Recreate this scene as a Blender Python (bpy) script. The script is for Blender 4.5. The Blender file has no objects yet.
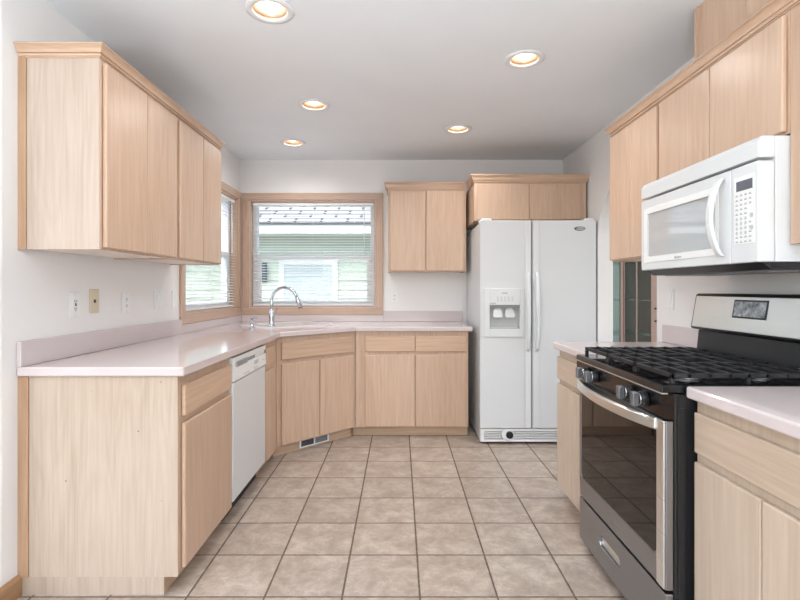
import bpy, bmesh, math, random
from mathutils import Vector, Matrix
from math import sin, cos, pi, radians

random.seed(7)
scene = bpy.context.scene
COL = scene.collection

# ------------------------------------------------------------------ camera, sky, lights, exposure
cam_d = bpy.data.cameras.new('camera')
cam = bpy.data.objects.new('camera', cam_d)
COL.objects.link(cam)
cam.location = (0, 0, 1.21)
cam.rotation_euler = (pi / 2, 0, 0)
cam_d.sensor_width = 36.0
cam_d.lens = 36.0 * 492 / 800
cam_d.shift_x = 0.5 / 800
cam_d.shift_y = -11.0 / 800
cam_d.clip_start = 0.02
scene.camera = cam

scene.view_settings.view_transform = 'Standard'
scene.view_settings.look = 'None'
scene.view_settings.gamma = 1.0
scene.view_settings.use_curve_mapping = False
scene.view_settings.exposure = -0.30

world = bpy.data.worlds.new('sky')
scene.world = world
world.use_nodes = True
wn = world.node_tree
wn.nodes.clear()
w_out = wn.nodes.new('ShaderNodeOutputWorld')
w_bg = wn.nodes.new('ShaderNodeBackground')
w_sky = wn.nodes.new('ShaderNodeTexSky')
w_sky.sky_type = 'NISHITA'
w_sky.sun_disc = False
w_sky.sun_elevation = radians(50)
w_sky.sun_rotation = radians(200)
w_sky.dust_density = 3.0
w_sky.air_density = 0.8
w_bg.inputs['Strength'].default_value = 0.72
wn.links.new(w_sky.outputs['Color'], w_bg.inputs['Color'])
wn.links.new(w_bg.outputs['Background'], w_out.inputs['Surface'])


def area_light(name, loc, rot, sx, sy, power, color=(1, 1, 1)):
    d = bpy.data.lights.new(name, 'AREA')
    d.shape = 'RECTANGLE'
    d.size, d.size_y = sx, sy
    d.energy = power
    d.color = color
    o = bpy.data.objects.new(name, d)
    o.location = loc
    o.rotation_euler = rot
    COL.objects.link(o)
    return o


# added fills standing in for daylight, in the invented room behind the camera
area_light('rear_daylight_fill', (-1.2, -4.42, 1.25), (radians(90), 0, 0), 4.2, 2.0, 40, (0.86, 0.94, 1.0))
area_light('side_daylight_fill', (-4.42, -0.9, 1.45), (radians(90), 0, radians(-90)), 3.4, 1.7, 80, (0.90, 0.95, 1.0))
# added fill behind the camera, aimed up to brighten the ceiling
area_light('ceiling_bounce_fill', (-0.3, -0.9, 0.95), (radians(186), 0, 0), 1.6, 1.0, 250, (0.84, 0.93, 1.0))
# added downward fill in the dining room, brightens the view through the arch
area_light('dining_fill', (2.9, 2.7, 2.40), (0, 0, 0), 0.9, 0.9, 48, (0.97, 0.99, 1.0))
# sun outside, high behind the house, on the neighbour's wall and roof
sd = bpy.data.lights.new('sun', 'SUN')
sd.energy = 0.5
sd.angle = radians(4)
sd.color = (1.0, 0.97, 0.9)
so = bpy.data.objects.new('sun', sd)
so.rotation_euler = (radians(38), 0, radians(-18))
COL.objects.link(so)


# ------------------------------------------------------------------ helpers: colours and materials
def s2l(c):
    out = []
    for v in c:
        v = v / 255.0
        out.append(v / 12.92 if v <= 0.04045 else ((v + 0.055) / 1.055) ** 2.4)
    return tuple(out) + (1.0,)


def new_mat(name):
    m = bpy.data.materials.new(name)
    m.use_nodes = True
    nt = m.node_tree
    b = nt.nodes['Principled BSDF']
    return m, nt, b


def plain(name, rgb, rough=0.5, metal=0.0, var=0.03, nscale=6.0, bump=0.0, bscale=200.0, spec=0.5, coat=0.0):
    """procedural finish: a base colour with a faint noise variation and an optional fine bump"""
    m, nt, b = new_mat(name)
    tc = nt.nodes.new('ShaderNodeTexCoord')
    nz = nt.nodes.new('ShaderNodeTexNoise')
    nz.inputs['Scale'].default_value = nscale
    nz.inputs['Detail'].default_value = 3
    nt.links.new(tc.outputs['Object'], nz.inputs['Vector'])
    cr = nt.nodes.new('ShaderNodeValToRGB')
    c = s2l(rgb)
    cr.color_ramp.elements[0].position = 0.3
    cr.color_ramp.elements[1].position = 0.7
    cr.color_ramp.elements[0].color = tuple(max(0, v * (1 - var)) for v in c[:3]) + (1,)
    cr.color_ramp.elements[1].color = tuple(min(1, v * (1 + var)) for v in c[:3]) + (1,)
    nt.links.new(nz.outputs['Fac'], cr.inputs['Fac'])
    nt.links.new(cr.outputs['Color'], b.inputs['Base Color'])
    b.inputs['Roughness'].default_value = rough
    b.inputs['Metallic'].default_value = metal
    b.inputs['Specular IOR Level'].default_value = spec
    b.inputs['Coat Weight'].default_value = coat
    if bump > 0:
        n2 = nt.nodes.new('ShaderNodeTexNoise')
        n2.inputs['Scale'].default_value = bscale
        n2.inputs['Detail'].default_value = 2
        nt.links.new(tc.outputs['Object'], n2.inputs['Vector'])
        bp = nt.nodes.new('ShaderNodeBump')
        bp.inputs['Strength'].default_value = bump
        bp.inputs['Distance'].default_value = 0.002
        nt.links.new(n2.outputs['Fac'], bp.inputs['Height'])
        nt.links.new(bp.outputs['Normal'], b.inputs['Normal'])
    return m


def wood(name, light, dark, horizontal=False, rough=0.38, contrast=1.0, knots=0.0):
    m, nt, b = new_mat(name)
    N = nt.nodes.new
    L = nt.links.new
    tc = N('ShaderNodeTexCoord')
    oi = N('ShaderNodeObjectInfo')
    off = N('ShaderNodeVectorMath')
    off.operation = 'SCALE'
    off.inputs[0].default_value = (13.0, 7.0, 29.0)
    L(oi.outputs['Random'], off.inputs['Scale'])
    add = N('ShaderNodeVectorMath')
    add.operation = 'ADD'
    L(tc.outputs['Object'], add.inputs[0])
    L(off.outputs['Vector'], add.inputs[1])
    mp = N('ShaderNodeMapping')
    mp.inputs['Scale'].default_value = (3.0, 3.0, 70.0) if horizontal else (70.0, 70.0, 3.0)
    L(add.outputs['Vector'], mp.inputs['Vector'])
    n1 = N('ShaderNodeTexNoise')
    n1.inputs['Scale'].default_value = 1.0
    n1.inputs['Detail'].default_value = 5
    n1.inputs['Roughness'].default_value = 0.6
    L(mp.outputs['Vector'], n1.inputs['Vector'])
    mp2 = N('ShaderNodeMapping')
    mp2.inputs['Scale'].default_value = (0.8, 0.8, 7.0) if horizontal else (7.0, 7.0, 0.8)
    L(add.outputs['Vector'], mp2.inputs['Vector'])
    n2 = N('ShaderNodeTexNoise')
    n2.inputs['Scale'].default_value = 1.0
    n2.inputs['Detail'].default_value = 2
    n2.inputs['Distortion'].default_value = 0.6
    L(mp2.outputs['Vector'], n2.inputs['Vector'])
    # cathedral figure: bands of the slow noise
    mul = N('ShaderNodeMath')
    mul.operation = 'MULTIPLY'
    mul.inputs[1].default_value = 60.0
    L(n2.outputs['Fac'], mul.inputs[0])
    sn = N('ShaderNodeMath')
    sn.operation = 'SINE'
    L(mul.outputs[0], sn.inputs[0])
    sm = N('ShaderNodeMath')
    sm.operation = 'MULTIPLY_ADD'
    sm.inputs[1].default_value = 0.045 * contrast
    L(sn.outputs[0], sm.inputs[0])
    L(n1.outputs['Fac'], sm.inputs[2])
    a2 = N('ShaderNodeMath')
    a2.operation = 'MULTIPLY_ADD'
    a2.inputs[1].default_value = 0.5
    L(n2.outputs['Fac'], a2.inputs[0])
    L(sm.outputs[0], a2.inputs[2])
    cr = N('ShaderNodeValToRGB')
    cr.color_ramp.elements[0].position = 0.45
    cr.color_ramp.elements[1].position = 0.45 + 0.70 / contrast
    cr.color_ramp.elements[0].color = s2l(dark)
    cr.color_ramp.elements[1].color = s2l(light)
    L(a2.outputs[0], cr.inputs['Fac'])
    hs = N('ShaderNodeHueSaturation')
    mr = N('ShaderNodeMapRange')
    mr.inputs['To Min'].default_value = 0.96
    mr.inputs['To Max'].default_value = 1.04
    L(oi.outputs['Random'], mr.inputs['Value'])
    L(mr.outputs['Result'], hs.inputs['Value'])
    L(cr.outputs['Color'], hs.inputs['Color'])
    last = hs.outputs['Color']
    if knots:
        vo = N('ShaderNodeTexVoronoi')
        vo.inputs['Scale'].default_value = 11.0
        vo.inputs['Randomness'].default_value = 1.0
        L(tc.outputs['Object'], vo.inputs['Vector'])
        lt = N('ShaderNodeMath')
        lt.operation = 'LESS_THAN'
        lt.inputs[1].default_value = knots
        L(vo.outputs['Distance'], lt.inputs[0])
        mx = N('ShaderNodeMix')
        mx.data_type = 'RGBA'
        mx.inputs['B'].default_value = s2l((120, 84, 56))
        sc = N('ShaderNodeMath')
        sc.operation = 'MULTIPLY'
        sc.inputs[1].default_value = 0.8
        L(lt.outputs[0], sc.inputs[0])
        L(sc.outputs[0], mx.inputs['Factor'])
        L(last, mx.inputs['A'])
        last = mx.outputs['Result']
    L(last, b.inputs['Base Color'])
    b.inputs['Roughness'].default_value = rough
    b.inputs['Coat Weight'].default_value = 0.25
    b.inputs['Coat Roughness'].default_value = 0.25
    bp = N('ShaderNodeBump')
    bp.inputs['Strength'].default_value = 0.06
    bp.inputs['Distance'].default_value = 0.001
    L(n1.outputs['Fac'], bp.inputs['Height'])
    L(bp.outputs['Normal'], b.inputs['Normal'])
    return m


def tile_material():
    m, nt, b = new_mat('ceramic_floor_tile')
    N = nt.nodes.new
    L = nt.links.new
    P, X0, Y0, G = 0.305, 0.0801, 1.933, 0.0085
    geo = N('ShaderNodeNewGeometry')
    sep = N('ShaderNodeSeparateXYZ')
    L(geo.outputs['Position'], sep.inputs[0])

    def axis(sock, o):
        s = N('ShaderNodeMath'); s.operation = 'SUBTRACT'; s.inputs[1].default_value = o
        L(sock, s.inputs[0])
        d = N('ShaderNodeMath'); d.operation = 'DIVIDE'; d.inputs[1].default_value = P
        L(s.outputs[0], d.inputs[0])
        f = N('ShaderNodeMath'); f.operation = 'FLOOR'
        L(d.outputs[0], f.inputs[0])
        r = N('ShaderNodeMath'); r.operation = 'FRACT'
        L(d.outputs[0], r.inputs[0])
        c = N('ShaderNodeMath'); c.operation = 'SUBTRACT'; c.inputs[1].default_value = 0.5
        L(r.outputs[0], c.inputs[0])
        a = N('ShaderNodeMath'); a.operation = 'ABSOLUTE'
        L(c.outputs[0], a.inputs[0])
        return f.outputs[0], a.outputs[0]       # cell index, 0.5 on a joint
    fx, ax = axis(sep.outputs[0], X0)
    fy, ay = axis(sep.outputs[1], Y0)
    mxn = N('ShaderNodeMath'); mxn.operation = 'MAXIMUM'
    L(ax, mxn.inputs[0]); L(ay, mxn.inputs[1])
    # a little waviness on the joint edge
    wob = N('ShaderNodeTexNoise'); wob.inputs['Scale'].default_value = 40
    L(geo.outputs['Position'], wob.inputs['Vector'])
    wm = N('ShaderNodeMath'); wm.operation = 'MULTIPLY_ADD'; wm.inputs[1].default_value = 0.012
    L(wob.outputs['Fac'], wm.inputs[0]); L(mxn.outputs[0], wm.inputs[2])
    e = 0.5 - G / P / 2
    mr = N('ShaderNodeMapRange')
    mr.inputs['From Min'].default_value = e - 0.004 + 0.006
    mr.inputs['From Max'].default_value = e + 0.006 + 0.006
    L(wm.outputs[0], mr.inputs['Value'])
    # per-tile shade
    cv = N('ShaderNodeCombineXYZ')
    L(fx, cv.inputs[0]); L(fy, cv.inputs[1])
    wnz = N('ShaderNodeTexWhiteNoise'); wnz.noise_dimensions = '3D'
    L(cv.outputs[0], wnz.inputs['Vector'])
    offs = N('ShaderNodeVectorMath'); offs.operation = 'SCALE'; offs.inputs['Scale'].default_value = 17.0
    L(wnz.outputs['Color'], offs.inputs[0])
    pa = N('ShaderNodeVectorMath'); pa.operation = 'ADD'
    L(geo.outputs['Position'], pa.inputs[0]); L(offs.outputs['Vector'], pa.inputs[1])
    n1 = N('ShaderNodeTexNoise'); n1.inputs['Scale'].default_value = 9; n1.inputs['Detail'].default_value = 10
    n1.inputs['Roughness'].default_value = 0.78; n1.inputs['Distortion'].default_value = 0.3
    L(pa.outputs['Vector'], n1.inputs['Vector'])
    cr = N('ShaderNodeValToRGB')
    cr.color_ramp.elements[0].position = 0.32
    cr.color_ramp.elements[0].color = s2l((146, 129, 115))
    cr.color_ramp.elements[1].position = 0.66
    cr.color_ramp.elements[1].color = s2l((198, 185, 172))
    el = cr.color_ramp.elements.new(0.5)
    el.color = s2l((172, 156, 142))
    L(n1.outputs['Fac'], cr.inputs['Fac'])
    hs = N('ShaderNodeHueSaturation')
    m2 = N('ShaderNodeMapRange'); m2.inputs['To Min'].default_value = 0.95; m2.inputs['To Max'].default_value = 1.05
    L(wnz.outputs['Value'], m2.inputs['Value']); L(m2.outputs['Result'], hs.inputs['Value'])
    L(cr.outputs['Color'], hs.inputs['Color'])
    mx = N('ShaderNodeMix'); mx.data_type = 'RGBA'
    mx.inputs['B'].default_value = s2l((98, 82, 70))
    L(mr.outputs['Result'], mx.inputs['Factor']); L(hs.outputs['Color'], mx.inputs['A'])
    L(mx.outputs['Result'], b.inputs['Base Color'])
    rr = N('ShaderNodeMapRange'); rr.inputs['To Min'].default_value = 0.36; rr.inputs['To Max'].default_value = 0.72
    L(mr.outputs['Result'], rr.inputs['Value']); L(rr.outputs['Result'], b.inputs['Roughness'])
    hgt = N('ShaderNodeMath'); hgt.operation = 'MULTIPLY_ADD'; hgt.inputs[1].default_value = -1.0
    nm = N('ShaderNodeMath'); nm.operation = 'MULTIPLY'; nm.inputs[1].default_value = 0.35
    L(n1.outputs['Fac'], nm.inputs[0])
    L(mr.outputs['Result'], hgt.inputs[0]); L(nm.outputs[0], hgt.inputs[2])
    bp = N('ShaderNodeBump'); bp.inputs['Strength'].default_value = 0.45; bp.inputs['Distance'].default_value = 0.003
    L(hgt.outputs[0], bp.inputs['Height']); L(bp.outputs['Normal'], b.inputs['Normal'])
    return m


def glass_material(name, tint=(249, 253, 252), refl=0.10):
    m = bpy.data.materials.new(name)
    m.use_nodes = True
    nt = m.node_tree
    nt.nodes.clear()
    out = nt.nodes.new('ShaderNodeOutputMaterial')
    tr = nt.nodes.new('ShaderNodeBsdfTransparent')
    tr.inputs['Color'].default_value = s2l(tint)
    gl = nt.nodes.new('ShaderNodeBsdfGlossy')
    gl.inputs['Roughness'].default_value = 0.02
    lw = nt.nodes.new('ShaderNodeLayerWeight')
    lw.inputs['Blend'].default_value = 0.35
    mu = nt.nodes.new('ShaderNodeMath')
    mu.operation = 'MULTIPLY_ADD'
    mu.inputs[1].default_value = 0.3
    mu.inputs[2].default_value = refl * 0.4
    nt.links.new(lw.outputs['Fresnel'], mu.inputs[0])
    mx = nt.nodes.new('ShaderNodeMixShader')
    nt.links.new(mu.outputs[0], mx.inputs['Fac'])
    nt.links.new(tr.outputs[0], mx.inputs[1])
    nt.links.new(gl.outputs[0], mx.inputs[2])
    nt.links.new(mx.outputs[0], out.inputs['Surface'])
    return m


def emit_material(name, rgb, strength):
    m, nt, b = new_mat(name)
    b.inputs['Base Color'].default_value = s2l(rgb)
    b.inputs['Emission Color'].default_value = s2l(rgb)
    b.inputs['Emission Strength'].default_value = strength
    return m


def brushed(name, rgb, rough=0.3, stretch=(2, 2, 300)):
    m, nt, b = new_mat(name)
    tc = nt.nodes.new('ShaderNodeTexCoord')
    mp = nt.nodes.new('ShaderNodeMapping')
    mp.inputs['Scale'].default_value = stretch
    nz = nt.nodes.new('ShaderNodeTexNoise')
    nz.inputs['Scale'].default_value = 1
    nz.inputs['Detail'].default_value = 2
    nt.links.new(tc.outputs['Object'], mp.inputs['Vector'])
    nt.links.new(mp.outputs['Vector'], nz.inputs['Vector'])
    mr = nt.nodes.new('ShaderNodeMapRange')
    mr.inputs['To Min'].default_value = rough * 0.94
    mr.inputs['To Max'].default_value = rough * 1.07
    nt.links.new(nz.outputs['Fac'], mr.inputs['Value'])
    nt.links.new(mr.outputs['Result'], b.inputs['Roughness'])
    b.inputs['Base Color'].default_value = s2l(rgb)
    b.inputs['Metallic'].default_value = 1.0
    return m


def siding_material():
    return plain('painted_lap_siding', (206, 219, 200), 0.6, var=0.03, nscale=2)


def shingle_material():
    m, nt, b = new_mat('weathered_roof_shingles')
    tc = nt.nodes.new('ShaderNodeTexCoord')
    br = nt.nodes.new('ShaderNodeTexBrick')
    br.inputs['Scale'].default_value = 1.0
    br.inputs['Brick Width'].default_value = 0.40
    br.inputs['Row Height'].default_value = 0.20
    br.inputs['Mortar Size'].default_value = 0.022
    br.inputs['Color1'].default_value = s2l((186, 185, 183))
    br.inputs['Color2'].default_value = s2l((160, 159, 158))
    br.inputs['Mortar'].default_value = s2l((88, 88, 90))
    nt.links.new(tc.outputs['Object'], br.inputs['Vector'])
    nt.links.new(br.outputs['Color'], b.inputs['Base Color'])
    b.inputs['Roughness'].default_value = 0.9
    return m


M = {}
M['sink_white'] = plain('pinkish_white_sink', (214, 205, 203), 0.2, var=0.005)
M['wall'] = plain('painted_wall', (236, 234, 232), 0.55, var=0.01, nscale=3, bump=0.08, bscale=160)
M['ceiling'] = plain('painted_ceiling', (234, 237, 240), 0.6, var=0.015, nscale=3, bump=0.15, bscale=90)
M['wood'] = wood('maple_vertical_grain', (209, 180, 156), (190, 157, 131))
M['wood_h'] = wood('maple_horizontal_grain', (208, 178, 153), (187, 153, 126), horizontal=True)
M['pale_panel'] = wood('pale_end_panel', (199, 181, 166), (181, 160, 143), contrast=1.2)
M['worn_panel'] = wood('worn_end_panel', (193, 176, 159), (174, 153, 135), contrast=1.3, knots=0.035)
M['wood_pale'] = wood('lit_maple_vertical_grain', (198, 180, 162), (180, 159, 139))  # paler maple copy for the right base cabinets; mixed light put into colour
M['wood_pale_h'] = wood('lit_maple_horizontal_grain', (197, 178, 159), (177, 156, 135), horizontal=True)
M['trim_wood'] = wood('window_trim_wood', (203, 175, 155), (184, 153, 131), horizontal=True)
M['trim_wood_v'] = wood('window_trim_wood_upright', (201, 172, 151), (181, 149, 127))
M['edge_wood'] = wood('honey_edge_wood', (190, 156, 126), (168, 131, 101))
M['cab_inside'] = plain('cabinet_underside', (232, 222, 210), 0.5)
M['toe'] = wood('toe_kick_board', (205, 176, 148), (182, 150, 121), horizontal=True)
M['base_wood'] = wood('baseboard_wood', (172, 134, 98), (146, 107, 74), horizontal=True)
M['laminate'] = plain('pink_beige_laminate', (208, 196, 195), 0.06, var=0.025, nscale=300, spec=0.5)
M['laminate_edge'] = plain('laminate_edge_band', (228, 222, 224), 0.3, var=0.01)
M['tile'] = tile_material()
M['white_gloss'] = plain('white_enamel', (218, 220, 221), 0.28, var=0.006, nscale=2)
M['white_textured'] = plain('white_pebbled_enamel', (214, 216, 217), 0.34, var=0.006, nscale=2, bump=0.12, bscale=420)
M['white_plastic'] = plain('white_plastic', (236, 237, 236), 0.4, var=0.005)
M['grey_plastic'] = plain('pale_grey_plastic', (190, 192, 192), 0.45, var=0.01)
M['mid_grey'] = plain('mid_grey_plastic', (140, 143, 146), 0.4, var=0.01)
M['beige_plastic'] = plain('beige_plastic', (214, 201, 174), 0.45, var=0.01)
M['dark'] = plain('dark_recess', (38, 37, 38), 0.6, var=0.02)
M['black_enamel'] = plain('black_enamel', (20, 20, 22), 0.07, var=0.02)
M['black_iron'] = plain('black_cast_iron', (25, 26, 29), 0.5, var=0.1, nscale=60, bump=0.2, bscale=300)
M['black_side'] = plain('black_painted_steel', (30, 31, 33), 0.35, var=0.03)
M['black_plastic'] = plain('black_plastic', (28, 29, 32), 0.3, var=0.02)
M['black_glass'] = plain('dark_oven_glass', (14, 11, 10), 0.03, var=0.01, spec=0.4)
M['dark_metal_panel'] = brushed('dark_brown_steel', (66, 60, 60), 0.22)
M['steel'] = brushed('brushed_stainless', (158, 161, 166), 0.3)
M['steel_light'] = brushed('bright_stainless', (234, 236, 235), 0.28)
M['chrome'] = plain('chrome', (206, 210, 214), 0.1, metal=1.0, var=0.01)
M['aluminium'] = plain('burner_aluminium', (190, 190, 190), 0.4, metal=1.0, var=0.03)
M['knob_grip'] = plain('grey_knob_grip', (112, 113, 117), 0.35, metal=0.6, var=0.03)
M['vinyl'] = plain('white_vinyl', (247, 249, 250), 0.35, var=0.005)
M['blind'] = plain('white_blind_slat', (246, 247, 247), 0.45, var=0.005)
M['glass'] = glass_material('window_glass', refl=0.02)
M['hutch_glass'] = glass_material('cabinet_glass', (246, 251, 250), 0.1)
M['mirror'] = plain('cabinet_mirror_back', (205, 218, 216), 0.06, metal=1.0, var=0.02)
M['hutch_wood'] = plain('taupe_cabinet_frame', (176, 150, 136), 0.45, var=0.04, nscale=20)
M['micro_glass'] = plain('grey_microwave_glass', (184, 187, 189), 0.03, var=0.01, coat=1.0)
M['display'] = plain('display_screen', (96, 98, 108), 0.15, var=0.05, nscale=40)
M['lcd'] = plain('range_display', (150, 156, 160), 0.2, var=0.6, nscale=45)
M['ink'] = plain('grey_print', (120, 124, 128), 0.5)
M['dark_ink'] = plain('dark_print', (66, 70, 78), 0.4)
M['lamp_trim'] = plain('white_lamp_trim', (230, 230, 230), 0.4, var=0.005)
M['lamp_baffle'] = plain('coppery_lamp_reflector', (210, 178, 150), 0.3, metal=0.5, var=0.02)
M['bulb'] = emit_material('lit_bulb', (255, 236, 214), 9.0)
M['siding'] = siding_material()
M['shingle'] = shingle_material()
M['house_white'] = plain('white_house_paint', (236, 238, 238), 0.6, var=0.01)
M['house_blind'] = plain('closed_house_blind', (196, 208, 208), 0.6, var=0.01)
M['ground'] = plain('gravel_ground', (150, 146, 138), 0.9, var=0.2, nscale=30)
M['lantern'] = plain('grey_lantern', (88, 98, 98), 0.5)


# ------------------------------------------------------------------ helpers: geometry
class MB:
    """collects shapes, then links them as ONE mesh object"""

    def __init__(self):
        self.v = []
        self.f = []
        self.sm = []

    def _add(self, vs, fs, smooth=False):
        o = len(self.v)
        self.v += [tuple(p) for p in vs]
        for f in fs:
            self.f.append(tuple(i + o for i in f))
            self.sm.append(smooth)
        return self

    def box(self, x0, x1, y0, y1, z0, z1):
        x0, x1 = min(x0, x1), max(x0, x1)
        y0, y1 = min(y0, y1), max(y0, y1)
        z0, z1 = min(z0, z1), max(z0, z1)
        vs = [(x0, y0, z0), (x1, y0, z0), (x1, y1, z0), (x0, y1, z0), (x0, y0, z1), (x1, y0, z1), (x1, y1, z1), (x0, y1, z1)]
        fs = [(0, 3, 2, 1), (4, 5, 6, 7), (0, 1, 5, 4), (1, 2, 6, 5), (2, 3, 7, 6), (3, 0, 4, 7)]
        return self._add(vs, fs)

    def prism(self, poly, axis, a, b):
        """extrude a polygon; axis z: (x,y) points, axis x: (y,z), axis y: (x,z)"""
        n = len(poly)

        def pt(p, t):
            if axis == 'z':
                return (p[0], p[1], t)
            if axis == 'x':
                return (t, p[0], p[1])
            return (p[0], t, p[1])
        vs = [pt(p, a) for p in poly] + [pt(p, b) for p in poly]
        fs = [tuple(range(n - 1, -1, -1)), tuple(range(n, 2 * n))]
        for i in range(n):
            j = (i + 1) % n
            fs.append((i, j, n + j, n + i))
        return self._add(vs, fs)

    def cyl(self, p0, p1, r0, r1=None, n=24):
        r1 = r0 if r1 is None else r1
        p0, p1 = Vector(p0), Vector(p1)
        d = (p1 - p0).normalized()
        u = d.orthogonal().normalized()
        w = d.cross(u)
        vs = []
        for p, r in ((p0, r0), (p1, r1)):
            for i in range(n):
                a = 2 * pi * i / n
                vs.append(p + u * r * cos(a) + w * r * sin(a))
        o = len(self.v)
        self._add(vs, [(i, (i + 1) % n, n + (i + 1) % n, n + i) for i in range(n)], True)
        self._add([], [])
        self.f += [tuple(o + i for i in range(n - 1, -1, -1)), tuple(o + n + i for i in range(n))]
        self.sm += [False, False]
        return self

    def tube(self, pts, r, n=14):
        pts = [Vector(p) for p in pts]
        rs = r if isinstance(r, (list, tuple)) else [r] * len(pts)
        t0 = (pts[1] - pts[0]).normalized()
        u = t0.orthogonal().normalized()
        vs = []
        for k, p in enumerate(pts):
            a = pts[max(k - 1, 0)]
            b = pts[min(k + 1, len(pts) - 1)]
            t = (b - a).normalized()
            u = (u - t * u.dot(t)).normalized()
            w = t.cross(u)
            for i in range(n):
                an = 2 * pi * i / n
                vs.append(p + (u * cos(an) + w * sin(an)) * rs[k])
        fs = []
        for k in range(len(pts) - 1):
            for i in range(n):
                j = (i + 1) % n
                fs.append((k * n + i, k * n + j, (k + 1) * n + j, (k + 1) * n + i))
        o = len(self.v)
        self._add(vs, fs, True)
        m = len(pts) - 1
        self.f += [tuple(o + i for i in range(n - 1, -1, -1)), tuple(o + m * n + i for i in range(n))]
        self.sm += [False, False]
        return self

    def lathe(self, prof, c, n=40, closed=False):
        """revolve (r, z) points about a vertical axis through c"""
        vs = []
        for r, z in prof:
            for i in range(n):
                a = 2 * pi * i / n
                vs.append((c[0] + r * cos(a), c[1] + r * sin(a), c[2] + z))
        fs = []
        m = len(prof)
        for k in range(m if closed else m - 1):
            k2 = (k + 1) % m
            for i in range(n):
                j = (i + 1) % n
                fs.append((k * n + i, k * n + j, k2 * n + j, k2 * n + i))
        return self._add(vs, fs, True)

    def sweep(self, path, prof):
        """mitred moulding: path of (x, y), profile of (outward, z); outward is right of travel"""
        P = [Vector(p) for p in path]
        dirs = [(P[i + 1] - P[i]).normalized() for i in range(len(P) - 1)]
        vs = []
        for k in range(len(P)):
            if k == 0:
                o = Vector((dirs[0].y, -dirs[0].x))
            elif k == len(P) - 1:
                o = Vector((dirs[-1].y, -dirs[-1].x))
            else:
                a = Vector((dirs[k - 1].y, -dirs[k - 1].x))
                b = Vector((dirs[k].y, -dirs[k].x))
                o = (a + b)
                o = o / o.dot(a)
            for w, z in prof:
                q = P[k] + o * w
                vs.append((q.x, q.y, z))
        n = len(prof)
        fs = []
        for k in range(len(P) - 1):
            for i in range(n):
                j = (i + 1) % n
                fs.append((k * n + i, k * n + j, (k + 1) * n + j, (k + 1) * n + i))
        fs.append(tuple(range(n - 1, -1, -1)))
        fs.append(tuple((len(P) - 1) * n + i for i in range(n)))
        return self._add(vs, fs)

    def build(self, name, mat, parent=None, bevel=0.0, seg=2, loc=None):
        me = bpy.data.meshes.new(name)
        me.from_pydata(self.v, [], self.f)
        for p, s in zip(me.polygons, self.sm):
            p.use_smooth = s
        bm = bmesh.new()
        bm.from_mesh(me)
        bmesh.ops.recalc_face_normals(bm, faces=bm.faces)
        bm.to_mesh(me)
        bm.free()
        me.materials.append(M[mat])
        o = bpy.data.objects.new(name, me)
        COL.objects.link(o)
        if parent is not None:
            o.parent = parent
        if loc is not None:
            o.location = loc
        if bevel > 0:
            md = o.modifiers.new('bevel', 'BEVEL')
            md.width = bevel
            md.segments = seg
            md.limit_method = 'ANGLE'
            md.angle_limit = radians(40)
        return o


def thing(name, label, cat, loc=(0, 0, 0), rotz=0.0, group=None):
    o = bpy.data.objects.new(name, None)
    o.empty_display_size = 0.1
    o.location = loc
    o.rotation_euler = (0, 0, rotz)
    COL.objects.link(o)
    return tag(o, label, cat, group)


def tag(o, label, cat, group=None, kind=None):
    o['label'] = label
    o['category'] = cat
    if group:
        o['group'] = group
    if kind:
        o['kind'] = kind
    return o


def struct(name, mb, mat, parent=None, bevel=0.0):
    o = mb.build(name, mat, parent, bevel)
    o['kind'] = 'structure'
    return o


def boolean_cut(obj, cutter_mb):
    """cut openings once and keep the plain mesh"""
    cut = cutter_mb.build('cutter', 'wall', obj.parent)
    md = obj.modifiers.new('cut', 'BOOLEAN')
    md.operation = 'DIFFERENCE'
    md.solver = 'EXACT'
    md.object = cut
    bpy.context.view_layer.update()
    dg = bpy.context.evaluated_depsgraph_get()
    me = bpy.data.meshes.new_from_object(obj.evaluated_get(dg))
    obj.modifiers.clear()
    obj.data = me
    bpy.data.objects.remove(cut, do_unlink=True)
    return obj


def lettering(name, text, size, mat, parent, loc, rot, depth=0.0006):
    cu = bpy.data.curves.new(name, 'FONT')
    cu.body = text
    cu.size = size
    cu.align_x = 'CENTER'
    cu.align_y = 'CENTER'
    cu.extrude = depth
    o = bpy.data.objects.new(name, cu)
    COL.objects.link(o)
    bpy.context.view_layer.update()
    dg = bpy.context.evaluated_depsgraph_get()
    me = bpy.data.meshes.new_from_object(o.evaluated_get(dg))
    bpy.data.objects.remove(o, do_unlink=True)
    me.materials.clear()
    me.materials.append(M[mat])
    t = bpy.data.objects.new(name, me)
    COL.objects.link(t)
    t.parent = parent
    t.location = loc
    t.rotation_euler = rot
    return t


# ------------------------------------------------------------------ room shell
XL, XR, YB, ZC = -1.505, 1.545, 4.65, 2.43       # left wall, right wall, back wall, ceiling
CT, CB = 0.903, 0.866                            # worktop top and underside
WT = 0.14                                        # outer wall thickness
YE = 1.84                                        # where the left wall ends and turns away
LAMPS = [(-0.566, 2.15), (-0.567, 3.262), (-0.89, 4.10), (0.662, 2.61), (0.446, 3.75)]

struct('floor', MB().box(-4.56, 4.3, -4.56, YB + WT, -0.12, 0.0), 'tile')
cl = struct('ceiling', MB().prism([(-4.56, -4.56), (4.3, -4.56), (4.3, YB + WT), (XL - WT, YB + WT), (XL - WT, 1.98), (-4.56, 1.98)],
                                  'z', ZC, ZC + 0.12), 'ceiling')
cut = MB()
for lx, ly in LAMPS:
    cut.cyl((lx, ly, ZC - 0.05), (lx, ly, ZC + 0.09), 0.084, n=40)
boolean_cut(cl, cut)

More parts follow.
